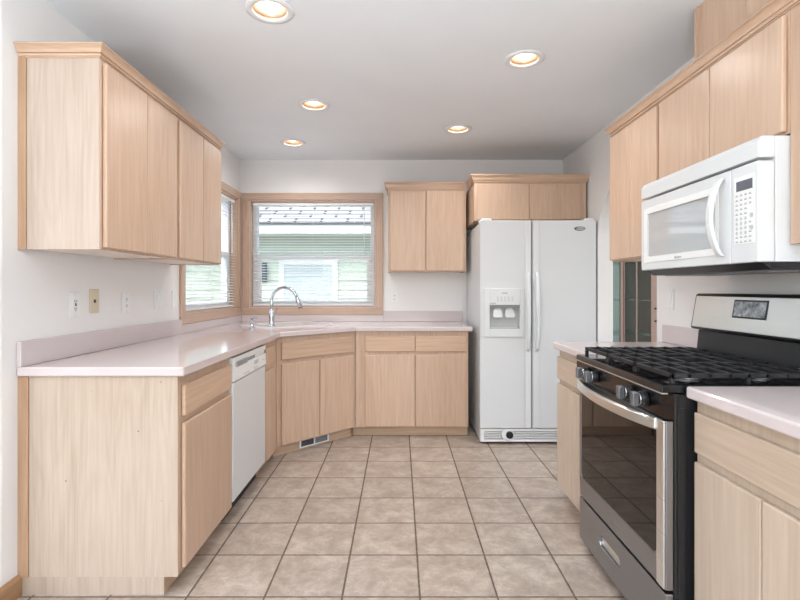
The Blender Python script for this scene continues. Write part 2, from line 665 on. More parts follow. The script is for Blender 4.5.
# window openings: back wall x -1.41..-0.225, left wall y 3.43..4.555, z 1.035..2.045
WX0, WX1, WY0, WY1, WZ0, WZ1 = -1.412, -0.226, 3.432, 4.556, 1.037, 2.043
mb = MB()
mb.box(XL - WT, WX0, YB, YB + WT, 0, ZC).box(WX1, XR + 0.117, YB, YB + WT, 0, ZC)
mb.box(WX0, WX1, YB, YB + WT, 0, WZ0).box(WX0, WX1, YB, YB + WT, WZ1, ZC)
struct('wall_back', mb, 'wall')
R = 0.025
mb = MB()
arc = [(XL - R + R * cos(a), YE + R - R * sin(a)) for a in [pi / 2 * k / 8 for k in range(9)]]
mb.prism(arc + [(-4.56, YE), (-4.56, YE + WT), (XL - WT, YE + WT), (XL - WT, WY0), (XL, WY0)], 'z', 0, ZC)
mb.box(XL - WT, XL, WY1, YB, 0, ZC)
mb.box(XL - WT, XL, WY0, WY1, 0, WZ0).box(XL - WT, XL, WY0, WY1, WZ1, ZC)
struct('wall_left', mb, 'wall')
# right wall with an arched opening between the worktop and the refrigerator
A0, A1, AZ, AH = 2.946, 3.83, 1.60, 0.40
am, ar = (A0 + A1) / 2, (A1 - A0) / 2
arch = [(am - ar * cos(t), AZ + AH * sin(t)) for t in [pi * k / 32 for k in range(33)]]
poly = [(-4.5, 0), (A0, 0)] + arch + [(A1, 0), (YB, 0), (YB, ZC), (-4.5, ZC)]
struct('wall_right', MB().prism(poly, 'x', XR, XR + 0.117), 'wall')
# invented open room behind the camera, built to carry the added daylight
mb = MB()
mb.box(-4.56, 1.662, -4.6, -4.5, 0, 0.2).box(-4.56, 1.662, -4.6, -4.5, 2.3, ZC)
mb.box(-4.56, -3.3, -4.6, -4.5, 0.2, 2.3).box(0.9, 1.662, -4.6, -4.5, 0.2, 2.3)
struct('wall_front', mb, 'wall')
mb = MB()
mb.box(-4.6, -4.5, -4.5, YE, 0, 0.55).box(-4.6, -4.5, -4.5, YE, 2.3, ZC)
mb.box(-4.6, -4.5, -4.5, -2.6, 0.55, 2.3).box(-4.6, -4.5, 0.8, YE, 0.55, 2.3)
struct('wall_side', mb, 'wall')
# dining room beyond the arch
struct('wall_dining_back', MB().box(1.662, 4.3, YB, YB + WT, 0, ZC), 'wall')
mb = MB().box(4.2, 4.3, 0.5, YB, 0, 0.7).box(4.2, 4.3, 0.5, YB, 2.3, ZC).box(4.2, 4.3, 0.5, 1.7, 0.7, 2.3).box(4.2, 4.3, 3.9, YB, 0.7, 2.3)
struct('wall_dining_right', mb, 'wall')
struct('wall_dining_front', MB().box(1.662, 4.3, 0.4, 0.5, 0, ZC), 'wall')

mb = MB().prism([(XL + 0.001, 0), (XL + 0.014, 0), (XL + 0.014, 0.07), (XL + 0.006, 0.085), (XL + 0.001, 0.085)], 'y', 1.79, 1.944)
struct('baseboard_left', mb, 'base_wood')


# ------------------------------------------------------------------ windows
def window(name, origin, rotz, w):
    """local frame: x along the wall seen from the room, y outwards, z up; y = 0 is the wall face"""
    root = bpy.data.objects.new(name, None)
    root.location = origin
    root.rotation_euler = (0, 0, rotz)
    COL.objects.link(root)
    root['kind'] = 'structure'
    z0, z1 = WZ0, WZ1
    T = 0.072
    cz0, cz1 = z0 - T, z1 + T
    # wooden casing: head and sill boards, two side boards
    c = MB()
    prof_y = (-0.018, -0.0005)
    c.box(-T, w + T, prof_y[0], prof_y[1], z1 + 0.004, cz1)
    c.build('head_casing', 'trim_wood', root, 0.004)
    c = MB().box(-T, w + T, prof_y[0], prof_y[1], cz0, z0 - 0.004)
    c.build('sill_casing', 'trim_wood', root, 0.004)
    for xa, xb in ((-T, -0.004), (w + 0.004, w + T)):
        MB().box(xa, xb, prof_y[0] + 0.0005, prof_y[1], z0 - 0.004, z1 + 0.004).build('side_casing', 'trim_wood_v', root, 0.004)
    # jamb liner
    j = MB()
    j.box(0.0005, 0.012, -0.004, 0.06, z0, z1).box(w - 0.012, w - 0.0005, -0.004, 0.06, z0, z1)
    j.box(0.012, w - 0.012, -0.004, 0.06, z0 + 0.0005, z0 + 0.012).box(0.012, w - 0.012, -0.004, 0.06, z1 - 0.012, z1 - 0.0005)
    j.build('jamb_liner', 'trim_wood', root)
    # vinyl frame
    a, b = 0.002, w - 0.002
    f = MB()
    f.box(a, a + 0.05, 0.061, 0.13, z0 + 0.002, z1 - 0.002).box(b - 0.05, b, 0.061, 0.13, z0 + 0.002, z1 - 0.002)
    f.box(a + 0.05, b - 0.05, 0.061, 0.13, z0 + 0.002, z0 + 0.022).box(a + 0.05, b - 0.05, 0.061, 0.13, z1 - 0.03, z1 - 0.002)
    f.build('vinyl_frame', 'vinyl', root, 0.004)
    zm = 1.49
    # upper pane fixed behind, lower sash in front
    s = MB()
    s.box(a + 0.051, b - 0.051, 0.062, 0.088, zm, zm + 0.055)
    s.box(a + 0.051, b - 0.051, 0.062, 0.088, z0 + 0.023, z0 + 0.06)
    s.box(a + 0.051, a + 0.085, 0.062, 0.088, z0 + 0.06, zm)
    s.box(b - 0.085, b - 0.051, 0.062, 0.088, z0 + 0.06, zm)
    sash = s.build('lower_sash', 'vinyl', root, 0.003)
    MB().box(a + 0.085, b - 0.085, 0.073, 0.077, z0 + 0.06, zm).build('pane', 'glass', sash)
    MB().box(a + 0.05, b - 0.05, 0.106, 0.110, zm + 0.02, z1 - 0.03).build('upper_pane', 'glass', root)
    lk = MB().box(w / 2 - 0.03, w / 2 + 0.03, 0.05, 0.061, zm + 0.02, zm + 0.04)
    lk.build('sash_lock', 'vinyl', sash, 0.003)
    return root


window('window_1', (WX0, YB, 0), 0, WX1 - WX0)
window('window_2', (XL, WY0, 0), pi / 2, WY1 - WY0)


def mini_blind(label, origin, rotz, w):
    r = thing('mini_blind', label, 'blind', origin, rotz, 'white mini blinds in the corner windows')
    x0, x1 = 0.018, w - 0.018
    MB().box(x0, x1, 0.014, 0.044, WZ1 - 0.040, WZ1 - 0.0135).build('headrail', 'blind', r, 0.003)
    s = MB()
    z = WZ1 - 0.055
    zb = WZ0 + 0.040
    while z > zb:
        # a shallow curved slat, open almost level
        t = 0.0009
        ys = (0.018, 0.0245, 0.031, 0.0375, 0.044)
        zs = (-0.0040, -0.0012, 0.0008, 0.0020, 0.0026)
        n = len(ys)
        vs = []
        for xx in (x0 + 0.004, x1 - 0.004):
            for y, dz in zip(ys, zs):
                vs.append((xx, y, z + dz))
            for y, dz in zip(ys, zs):
                vs.append((xx, y, z + dz + t))
        fs = []
        for i in range(n - 1):
            fs.append((i, i + 1, 2 * n + i + 1, 2 * n + i))
            fs.append((n + i, 3 * n + i, 3 * n + i + 1, n + i + 1))
        fs += [(0, 2 * n, 3 * n, n), (n - 1, 2 * n - 1, 4 * n - 1, 3 * n - 1)]
        fs += [tuple(range(n)) + tuple(range(2 * n - 1, n - 1, -1)), tuple(range(2 * n, 3 * n)) + tuple(range(4 * n - 1, 3 * n - 1, -1))]
        s._add(vs, fs)
        z -= 0.0248
    s.build('slats', 'blind', r)
    MB().box(x0 + 0.003, x1 - 0.003, 0.020, 0.042, WZ0 + 0.016, WZ0 + 0.028).build('bottom_rail', 'blind', r, 0.003)
    for fx in (0.16, 0.5, 0.84):
        xx = x0 + (x1 - x0) * fx
        MB().cyl((xx, 0.0165, WZ0 + 0.022), (xx, 0.0165, WZ1 - 0.04), 0.0008, n=6).build('ladder_cord', 'blind', r)
    MB().cyl((x1 - 0.09, 0.009, WZ0 + 0.5), (x1 - 0.09, 0.011, WZ1 - 0.03), 0.004, n=8).build('wand', 'vinyl', r)
    return r


mini_blind('open white mini blind in the wide window behind the faucet', (WX0, YB, 0), 0, WX1 - WX0)
mini_blind('open white mini blind in the side window beyond the left wall cabinets', (XL, WY0, 0), pi / 2, WY1 - WY0)

# ------------------------------------------------------------------ outside: neighbour's house
struct('ground', MB().box(-14, 8, YB + WT + 0.02, 16, -0.42, -0.3), 'ground')
HY = 8.2
house = thing('neighbour_house', 'pale green house with lap siding and grey shingle roof outside the windows', 'house', (-3, HY, -0.3))
mb = MB()
z = 0.0
while z < 2.37:
    mb.prism([(0, z), (-0.028, z), (-0.008, z + 0.15), (0, z + 0.15)], 'x', -7.0, 9.0)
    z += 0.15
mb.build('lap_siding', 'siding', house)
MB().box(-7, 9, -0.62, 0, 2.39, 2.42).build('soffit', 'house_white', house)
MB().box(-7, 9, -0.645, -0.621, 2.36, 2.51).build('fascia', 'house_white', house, 0.004)
rf = MB().box(-7.2, 9.2, 0, 5.0, -0.03, 0.0).build('roof', 'shingle', house)
rf.location = (0, -0.70, 2.53)
rf.rotation_euler = (radians(26), 0, 0)
wf = MB()
ax0, ax1, az0, az1 = 1.0, 1.98, 0.95, 1.99
wf.box(ax0, ax0 + 0.09, -0.06, -0.029, az0, az1).box(ax1 - 0.09, ax1, -0.06, -0.029, az0, az1)
wf.box(ax0 + 0.09, ax1 - 0.09, -0.06, -0.029, az1 - 0.09, az1).box(ax0 + 0.09, ax1 - 0.09, -0.06, -0.029, az0, az0 + 0.09)
hw = wf.build('house_window', 'house_white', house, 0.004)
bl = MB()
for k in range(9):
    zz = az0 + 0.09 + k * (az1 - az0 - 0.18) / 9
    bl.box(ax0 + 0.09, ax1 - 0.09, -0.045, -0.035, zz + 0.004, zz + (az1 - az0 - 0.18) / 9)
bl.build('pane', 'house_blind', hw)
ln = MB().box(0.72, 0.80, -0.05, -0.029, 1.62, 1.95).cyl((0.76, -0.09, 1.66), (0.76, -0.09, 1.88), 0.045, 0.06, n=16)
ln.box(0.74, 0.78, -0.09, -0.04, 1.885, 1.92)
ln.build('wall_lantern', 'lantern', house, 0.004)

# ------------------------------------------------------------------ cabinets
DT = 0.018      # door thickness


def base_cabinet(label, loc, rotz, w, depth, drawers, doors, left_panel=None, false_front=False, toe_y=0.055,
                 group='maple base cabinets', box_depth=None, toe_ext=(0.0, 0.0), wv='wood', wh='wood_h'):
    """local frame: x to the right seen from the front, y into the cabinet, face frame front at y = 0"""
    r = thing('base_cabinet', label, 'cabinet', loc, rotz, group)
    bd = box_depth or depth
    t = 0.016
    TZ = 0.08
    c = MB()
    c.box(0.0008, t, 0.02, bd, TZ, CB - 0.001).box(w - t, w - 0.0008, 0.02, bd, TZ, CB - 0.001)
    c.box(t, w - t, 0.02, bd, TZ, TZ + t)
    if bd == depth:
        c.box(t, w - t, bd - 0.012, bd, TZ + t, CB - 0.001)
    c.build('carcass', wv, r)
    # face frame: stiles at every door edge, rails
    f = MB()
    f.box(0.0008, w - 0.0008, 0, 0.019, CB - 0.045, CB - 0.001)
    f.box(0.0008, w - 0.0008, 0, 0.019, 0.66, 0.715)
    f.box(0.0008, w - 0.0008, 0, 0.019, TZ, TZ + 0.035)
    xs = sorted({round(x, 4) for d in doors for x in d})
    edges = [(0.0008, doors[0][0] + 0.012)] + [(doors[i][1] - 0.012, doors[i + 1][0] + 0.012) for i in range(len(doors) - 1)] + [(doors[-1][1] - 0.012, w - 0.0008)]
    for a, b in edges:
        f.box(a, b, 0.0005, 0.0185, TZ, CB - 0.002)
    f.build('face_frame', wv, r, 0.001)
    for a, b in drawers:
        MB().box(a, b, -DT, -0.0008, 0.700, 0.826).build('false_drawer_front' if false_front else 'drawer_front', wh, r, 0.005, 3)
    for a, b in doors:
        MB().box(a, b, -DT, -0.0008, 0.09, 0.672).build('door', wv, r, 0.005, 3)
    MB().box((0.0008 if left_panel else 0.001) - toe_ext[0], w - 0.001 + toe_ext[1], toe_y, toe_y + 0.016, 0.0, TZ - 0.0005).build('toe_kick', 'toe', r)
    if left_panel:
        e = MB().box(-0.006, 0.0, 0.0, depth - 0.035, TZ - 0.008, CB - 0.001).build('end_panel', left_panel, r)
        e['label'] = 'pale end panel with small dark specks'
        MB().box(-0.012, 0.0, depth - 0.034, depth + 0.03 - 0.004, TZ - 0.008, CB - 0.001).build('filler_strip', 'edge_wood', r, 0.002)
        MB().box(-0.004, 0.0, toe_y, depth + 0.008, 0.0, TZ - 0.0085).build('toe_end_panel', left_panel, r)
    return r


def upper_cabinet(label, loc, rotz, w, depth, z0, z1, doors, crown_path, crown_top, left_panel=None, right_panel=False,
                  door_z0=None, group='maple wall cabinets', cove=0.03):
    r = thing('wall_cabinet', label, 'cabinet', loc, rotz, group)
    t = 0.016
    c = MB()
    c.box(0.0008, t, 0.02, depth, z0, z1).box(w - t, w - 0.0008, 0.02, depth, z0, z1)
    c.box(t, w - t, depth - 0.01, depth, z0 + 0.012, z1).box(t, w - t, 0.02, depth - 0.01, z1 - t, z1)
    c.build('carcass', 'wood', r)
    MB().box(t, w - t, 0.02, depth - 0.01, z0 + 0.005, z0 + 0.018).build('bottom_panel', 'cab_inside', r)
    f = MB()
    f.box(0.0008, w - 0.0008, 0, 0.019, z1 - 0.05, z1).box(0.0008, w - 0.0008, 0, 0.019, z0, z0 + 0.03)
    edges = [(0.0008, doors[0][0] + 0.012)] + [(doors[i][1] - 0.012, doors[i + 1][0] + 0.012) for i in range(len(doors) - 1)] + [(doors[-1][1] - 0.012, w - 0.0008)]
    for a, b in edges:
        f.box(a, b, 0.0005, 0.0185, z0, z1 - 0.0005)
    f.build('face_frame', 'wood', r, 0.001)
    dz0 = door_z0 if door_z0 is not None else z0 + 0.008
    for a, b in doors:
        MB().box(a, b, -DT, -0.0008, dz0, z1 - 0.022).build('door', 'wood', r, 0.005, 3)
    if left_panel:
        MB().box(-0.006, 0.0, 0.001, depth - 0.03, z0, z1).build('end_panel', left_panel, r)
        MB().box(-0.012, 0.0, depth - 0.029, depth + 0.004, z0, z1).build('filler_strip', 'edge_wood', r, 0.002)
    zb = z1 - 0.012
    h = crown_top - zb
    prof = [(0.001, zb), (0.004, zb), (0.004, zb + 0.10 * h), (0.010, zb + 0.10 * h), (0.011, zb + 0.22 * h), (0.007, zb + 0.24 * h),
            (0.007, zb + 0.32 * h), (0.014, zb + 0.34 * h), (0.015, zb + 0.44 * h), (0.017, zb + 0.58 * h), (cove * 0.72, zb + 0.72 * h),
            (cove * 0.86, zb + 0.79 * h), (cove * 0.86, zb + 0.83 * h), (cove, zb + 0.84 * h), (cove, crown_top - 0.003), (cove - 0.003, crown_top), (0.001, crown_top)]
    MB().sweep(crown_path, prof).build('crown_moulding', 'wood_h', r)
    return r


R90 = pi / 2
# left run (front faces +x): local x -> +y, local y -> -x
FL = -0.877
base_cabinet('maple base cabinet with one door and drawer, worn pale end panel towards the camera', (FL, 1.951, 0), R90, 0.584, 0.622,
             [(0.024, 0.572)], [(0.024, 0.572)], left_panel='worn_panel')
base_cabinet('narrow maple base cabinet between the dishwasher and the corner sink cabinet', (FL, 3.166, 0), R90, 0.335, 0.622,
             [(0.012, 0.235)], [(0.012, 0.235)], toe_ext=(0, 0.018))
# diagonal sink cabinet
SK = (FL, 3.503)
base_cabinet('diagonal corner sink cabinet with two doors above a toe kick vent', (SK[0] + 0.0004, SK[1] + 0.0004, 0), pi / 4, 0.732, 0.6,
             [(0.035, 0.695)], [(0.035, 0.362), (0.368, 0.695)], false_front=True, toe_y=0.052, box_depth=0.3)
# back run (front faces -y)
base_cabinet('maple base cabinet with two drawers and two doors left of the refrigerator', (-0.358, 4.02, 0), 0, 0.920, 0.622,
             [(0.077, 0.483), (0.488, 0.898)], [(0.077, 0.483), (0.488, 0.898)], toe_ext=(0.032, 0))
# right run (front faces -x): local x -> -y, local y -> +x
FR = 0.948
base_cabinet('narrow maple base cabinet between the range and the arched opening', (FR - 0.025, 2.835, 0), -R90, 0.492, 0.61,
             [(0.008, 0.484)], [(0.008, 0.240), (0.244, 0.484)], wv='wood_pale', wh='wood_pale_h')
base_cabinet('maple base cabinet with one wide drawer on the near side of the range', (FR - 0.010, 1.550, 0), -R90, 0.640, 0.59,
             [(0.012, 0.60)], [(0.012, 0.295), (0.299, 0.60)], wv='wood_pale', wh='wood_pale_h')

# wall cabinets, left
UL = -1.186
zb, zt, ct = 1.367, 2.135, 2.174
upper_cabinet('maple wall cabinet with two doors and a pale end panel nearest the left edge', (UL, 1.951, 0), R90, 0.655, 0.317, zb, zt,
              [(0.012, 0.330), (0.3355, 0.640)], [(-0.0065, 0.317), (-0.0065, 0), (0.6545, 0)], ct, left_panel='pale_panel')
upper_cabinet('maple wall cabinet with two doors overlapping the side window', (UL, 2.607, 0), R90, 0.629, 0.317, zb, zt,
              [(0.022, 0.325), (0.3305, 0.622)], [(0.0005, 0), (0.6295, 0), (0.6295, 0.317)], ct)
# wall cabinets, back
upper_cabinet('maple wall cabinet with two doors between the window and the refrigerator', (-0.102, 4.345, 0), 0, 0.690, 0.303, 1.362, 2.098,
              [(0.02, 0.331), (0.337, 0.672)], [(-0.001, 0.303), (-0.001, 0), (0.690, 0)], 2.150)
upper_cabinet('short deep maple cabinet with two doors above the refrigerator', (0.612, 4.03, 0), 0, 0.918, 0.618, 1.768, 2.092,
              [(0.02, 0.443), (0.449, 0.872)], [(-0.001, 0.27), (-0.001, 0), (0.919, 0), (0.919, 0.618)], 2.146)
# wall cabinets, right
UR = 1.238
zt, ct = 2.106, 2.150
upper_cabinet('narrow maple wall cabinet with two doors beside the arched opening', (UR, 2.865, 0), -R90, 0.540, 0.305, 1.367, zt,
              [(0.004, 0.265), (0.270, 0.522)], [(-0.0005, 0.305), (-0.0005, 0), (0.5395, 0)], ct)
upper_cabinet('short maple wall cabinet with two doors above the microwave', (UR, 2.3245, 0), -R90, 0.764, 0.305, 1.704, zt,
              [(0.008, 0.381), (0.387, 0.756)], [(0.0, 0), (0.764, 0)], ct)
upper_cabinet('maple wall cabinet on the near side of the microwave at the right edge', (UR, 1.560, 0), -R90, 0.640, 0.305, 1.352, zt,
              [(0.055, 0.33), (0.333, 0.61)], [(0.0005, 0), (0.64, 0)], ct)
# boxed duct
dc = thing('duct_cover', 'tall maple boxed duct standing on the wall cabinets up to the ceiling', 'duct cover', (1.417, 1.975, 2.1062))
MB().box(-0.127, 0.122, -0.155, 0.165, 0.0005, 2.4285 - 2.1062).build('box_panels', 'wood', dc)
MB().box(-0.133, -0.1275, 0.145, 0.168, 0.0005, 2.4285 - 2.1062).build('corner_strip', 'wood', dc)
MB().box(-0.133, -0.1275, -0.158, -0.135, 0.0005, 2.4285 - 2.1062).build('corner_strip', 'wood', dc)

# ------------------------------------------------------------------ worktops
wt = thing('worktop', 'pinkish white worktop running along the left wall round the corner sink', 'worktop', (-1.0, 3.5, CB))
OX, OY = -1.0, 3.5


def wloc(poly):
    return [(x - OX, y - OY) for x, y in poly]


slab = MB().prism(wloc([(XL + 0.001, 1.928), (-0.847, 1.928), (-0.847, 3.4904), (-0.3524, 3.985), (0.592, 3.985), (0.592, YB - 0.001), (XL + 0.001, YB - 0.001)]), 'z', 0, CT - CB)
slab = slab.build('slab', 'laminate', wt)
SC, SA = (-0.96, 4.20), pi / 4        # sink centre and turn


def sxy(u, n):
    return (SC[0] + u * cos(SA) - n * sin(SA), SC[1] + u * sin(SA) + n * cos(SA))


def rrect(u0, u1, n0, n1, r, k=6):
    pts = []
    for cx, cy, a0 in ((u1 - r, n1 - r, 0), (u0 + r, n1 - r, 90), (u0 + r, n0 + r, 180), (u1 - r, n0 + r, 270)):
        for i in range(k + 1):
            a = radians(a0 + 90 * i / k)
            pts.append((cx + r * cos(a), cy + r * sin(a)))
    return pts


hole = [sxy(u, n) for u, n in rrect(-0.195, 0.305, -0.215, 0.215, 0.05)]
boolean_cut(slab, MB().prism(wloc(hole), 'z', -0.05, 0.1))
bv = slab.modifiers.new('bevel', 'BEVEL')
bv.width = 0.007; bv.segments = 3; bv.limit_method = 'ANGLE'; bv.angle_limit = radians(40)
sz0, sz1, szl = CT - CB, 1.003 - CB, 0.9635 - CB
bs = MB()
bs.box(XL + 0.001 - OX, XL + 0.019 - OX, 1.930 - OY, WY0 - 0.0735 - OY, sz0, sz1)
bs.box(XL + 0.001 - OX, XL + 0.019 - OX, WY0 - 0.0735 - OY, YB - 0.001 - OY, sz0, szl)
bs.box(XL + 0.019 - OX, WX1 + 0.0735 - OX, YB - 0.019 - OY, YB - 0.001 - OY, sz0, szl)
bs.box(WX1 + 0.0735 - OX, 0.592 - OX, YB - 0.019 - OY, YB - 0.001 - OY, sz0, sz1)
bs.build('backsplash', 'laminate', wt, 0.003)


def right_top(label, y0, y1, xf):
    t = thing('worktop', label, 'worktop', (1.2, (y0 + y1) / 2, CB))
    h = (y1 - y0) / 2
    MB().box(xf - 1.2, XR - 0.001 - 1.2, -h, h, 0, CT - CB).build('slab', 'laminate', t, 0.007, 3)
    MB().box(XR - 0.019 - 1.2, XR - 0.001 - 1.2, -h, h, CT - CB, 1.003 - CB).build('backsplash', 'laminate', t, 0.003)


right_top('short pinkish white worktop between the range and the arched opening', 2.336, 2.862, 0.893)
right_top('pinkish white worktop in the right foreground before the range', 0.90, 1.556, 0.905)

# sink
sk = thing('sink', 'white rimmed corner sink set in the worktop below the two windows', 'sink', (SC[0], SC[1], CT), SA)
mb = MB()
rings = [(rrect(-0.33, 0.33, -0.25, 0.25, 0.06), 0.0005), (rrect(-0.325, 0.325, -0.245, 0.245, 0.06), 0.009),
         (rrect(-0.20, 0.31, -0.22, 0.22, 0.06), 0.009), (rrect(-0.19, 0.30, -0.21, 0.21, 0.055), 0.004)]
rim_n = len(rings[0][0])
vs = [(p[0], p[1], z) for poly, z in rings for p in poly]
fs = []
for k in range(3):
    for i in range(rim_n):
        j = (i + 1) % rim_n
        fs.append((k * rim_n + i, k * rim_n + j, (k + 1) * rim_n + j, (k + 1) * rim_n + i))
mb._add(vs, fs, True)
mb.build('rim', 'sink_white', sk)
mb = MB()
rings = [(rrect(-0.19, 0.30, -0.21, 0.21, 0.055), 0.004), (rrect(-0.18, 0.29, -0.20, 0.20, 0.06), -0.15), (rrect(-0.14, 0.25, -0.16, 0.16, 0.06), -0.17)]
vs = [(p[0], p[1], z) for poly, z in rings for p in poly]
fs = []
for k in range(2):
    for i in range(rim_n):
        j = (i + 1) % rim_n
        fs.append((k * rim_n + i, k * rim_n + j, (k + 1) * rim_n + j, (k + 1) * rim_n + i))
fs.append(tuple(2 * rim_n + i for i in range(rim_n)))
mb._add(vs, fs, True)
bowl = mb.build('bowl', 'sink_white', sk)
MB().lathe([(0.0, 0.003), (0.03, 0.003), (0.04, 0.001), (0.04, -0.001)], (0.055, 0, -0.169)).build('drain', 'chrome', bowl)

# faucet
fc = thing('faucet', 'tall chrome gooseneck faucet with pull-down spray head by the sink', 'faucet', (-1.012, 3.895, CT + 0.0095))
MB().lathe([(0.0, 0), (0.030, 0), (0.030, 0.005), (0.024, 0.014), (0.021, 0.03), (0.023, 0.07), (0.0225, 0.10), (0.017, 0.128), (0.0135, 0.14), (0, 0.14)], (0, 0, 0)).build('body', 'chrome', fc)
sp = [(0, 0, 0.135), (0, 0, 0.175), (0.002, 0, 0.20)]
rr = 0.103
for k in range(15):
    a = pi - radians(165) * k / 14
    sp.append((rr + rr * cos(a), -0.02 * (1 - cos(pi * k / 14)) / 2, 0.206 + rr * sin(a)))
MB().tube(sp, [0.0125] * 3 + [0.0122] * 15).build('spout', 'chrome', fc)
e = Vector(sp[-1])
dr = (Vector(sp[-1]) - Vector(sp[-2])).normalized()
sh = MB().tube([e, e + dr * 0.012, e + dr * 0.035, e + dr * 0.085], [0.0125, 0.0155, 0.0165, 0.019]).build('spray_head', 'chrome', fc)
MB().cyl(e + dr * 0.085, e + dr * 0.09, 0.016).build('spray_nozzle', 'dark', sh)
MB().tube([(0.004, 0.018, 0.10), (0.02, 0.035, 0.105), (0.035, 0.05, 0.14)], [0.009, 0.007, 0.005]).build('lever', 'chrome', fc)

sd_ = thing('soap_dispenser', 'small chrome soap dispenser on the worktop left of the faucet', 'soap dispenser', (-1.165, 3.885, CT + 0.0005))
MB().lathe([(0, 0), (0.024, 0), (0.024, 0.006), (0.015, 0.012), (0.012, 0.03), (0.014, 0.045), (0.018, 0.052), (0.018, 0.058), (0, 0.06)], (0, 0, 0)).build('pump_body', 'chrome', sd_)
MB().tube([(0, 0, 0.058), (0, 0, 0.072), (0.02, -0.01, 0.084), (0.045, -0.02, 0.076)], [0.008, 0.008, 0.007, 0.005]).build('nozzle', 'chrome', sd_)

# toe kick vent, on the diagonal
tv = thing('toe_kick_vent', 'white framed floor vent with dark louvers in the corner toe kick', 'vent', (FL + 0.0004, SK[1] + 0.0004, 0), pi / 4)
ty = 0.052
f = MB()
vx0, vx1 = 0.226, 0.496
f.box(vx0, vx1, ty - 0.008, ty - 0.0008, 0.012, 0.02).box(vx0, vx1, ty - 0.008, ty - 0.0008, 0.064, 0.072)
for a in (vx0, vx0 + 0.128, vx1 - 0.012):
    f.box(a, a + 0.012, ty - 0.0078, ty - 0.0008, 0.02, 0.064)
f.build('vent_frame', 'white_plastic', tv)
MB().box(vx0 + 0.012, vx0 + 0.128, ty - 0.003, ty - 0.0008, 0.02, 0.064).build('dark_opening', 'dark', tv)
MB().box(vx0 + 0.14, vx1 - 0.012, ty - 0.003, ty - 0.0008, 0.02, 0.064).build('grey_damper', 'mid_grey', tv)
lv = MB()
for k in range(6):
    zz = 0.024 + 0.0065 * k
    lv.box(vx0 + 0.0125, vx0 + 0.1275, ty - 0.006, ty - 0.0032, zz, zz + 0.0012).box(vx0 + 0.1405, vx1 - 0.0125, ty - 0.006, ty - 0.0032, zz, zz + 0.0012)
lv.build('louvers', 'mid_grey', tv)

# ------------------------------------------------------------------ dishwasher
dw = thing('dishwasher', 'white built-in dishwasher under the worktop between maple cabinets', 'dishwasher', (-0.860, 2.541, 0), R90)
W = 0.618
MB().box(0.006, W - 0.006, 0.045, 0.60, 0.09, CB - 0.004).build('tub', 'mid_grey', dw)
MB().box(0.004, W - 0.004, 0.0, 0.044, 0.105, 0.722).build('door_panel', 'white_gloss', dw, 0.006, 3)
cp = MB().box(0.004, W - 0.004, -0.004, 0.044, 0.728, 0.800).box(0.004, W - 0.004, 0.008, 0.044, 0.8005, 0.822)
cp.box(0.004, 0.03, -0.002, 0.044, 0.80, 0.852).box(0.03, W - 0.004, -0.002, 0.044, 0.822, 0.852)
cpo = cp.build('control_panel', 'white_plastic', dw, 0.003)
vt = MB()
for k in range(4):
    vt.box(0.05 + 0.042 * k, 0.05 + 0.042 * k + 0.034, -0.0050, -0.0042, 0.80, 0.826)
MB().box(0.045, 0.23, -0.0046, 0.006, 0.797, 0.829).build('vent_plate', 'grey_plastic', cpo)
v2 = MB()
for k in range(4):
    v2.box(0.05 + 0.044 * k, 0.05 + 0.044 * k + 0.038, -0.0062, -0.0047, 0.801, 0.825)
v2.build('vent_slots', 'mid_grey', cpo)
MB().box(0.235, 0.40, 0.004, 0.0078, 0.803, 0.820).build('handle_recess', 'mid_grey', cpo)
bt = MB()
for k in range(3):
    bt.box(0.36 + 0.028 * k, 0.38 + 0.028 * k, -0.0055, -0.0042, 0.765, 0.788)
bt.build('cycle_buttons', 'grey_plastic', cpo, 0.001)
MB().box(0.35, 0.43, -0.008, -0.0042, 0.735, 0.752).build('latch_button', 'white_gloss', cpo, 0.002)
tx = MB()
for k in range(7):
    tx.box(0.16 + 0.016 * k, 0.172 + 0.016 * k, -0.0046, -0.0041, 0.742, 0.7445)
tx.build('printed_marks', 'ink', cpo)
tx = MB()
for k in range(3):
    tx.box(0.53 + 0.02 * k, 0.54 + 0.02 * k, -0.0046, -0.0041, 0.765, 0.768)
tx.build('printed_marks', 'ink', cpo)
MB().box(0.01, W - 0.01, 0.06, 0.075, 0.004, 0.088).build('toe_panel', 'dark', dw)

# ------------------------------------------------------------------ refrigerator
fr = thing('refrigerator', 'white side-by-side refrigerator with ice dispenser in the back corner', 'refrigerator', (0.626, 3.815, 0))
FW, FH = 0.900, 1.742
MB().box(0.006, FW - 0.006, 0.075, 0.80, 0.02, FH - 0.012).build('case', 'white_textured', fr, 0.006)
gx = 0.400      # gap between doors


def door_with_hole(x0, x1, hole=None):
    m = MB()
    z0, z1, y0, y1 = 0.128, FH, 0.0, 0.068
    if not hole:
        m.box(x0, x1, y0, y1, z0, z1)
        return m
    a, b, c, d = hole
    m.box(x0, a, y0, y1, z0, z1).box(b, x1, y0, y1, z0, z1)
    m.box(a, b, y0, y1, z0, c).box(a, b, y0, y1, d, z1)
    return m


HX0, HX1, HZ0, HZ1 = 0.072, 0.305, 0.90, 1.085
fz = MB()
fz = MB().box(0, gx - 0.004, 0, 0.068, 0.128, FH)
fdo = fz.build('freezer_door', 'white_textured', fr)
boolean_cut(fdo, MB().box(HX0, HX1, -0.02, 0.058, HZ0, HZ1))
b_ = fdo.modifiers.new('bevel', 'BEVEL'); b_.width = 0.006; b_.segments = 2; b_.limit_method = 'ANGLE'; b_.angle_limit = radians(40)
rdo = MB().box(gx + 0.004, FW, 0, 0.068, 0.128, FH).build('refrigerator_door', 'white_textured', fr, 0.006)


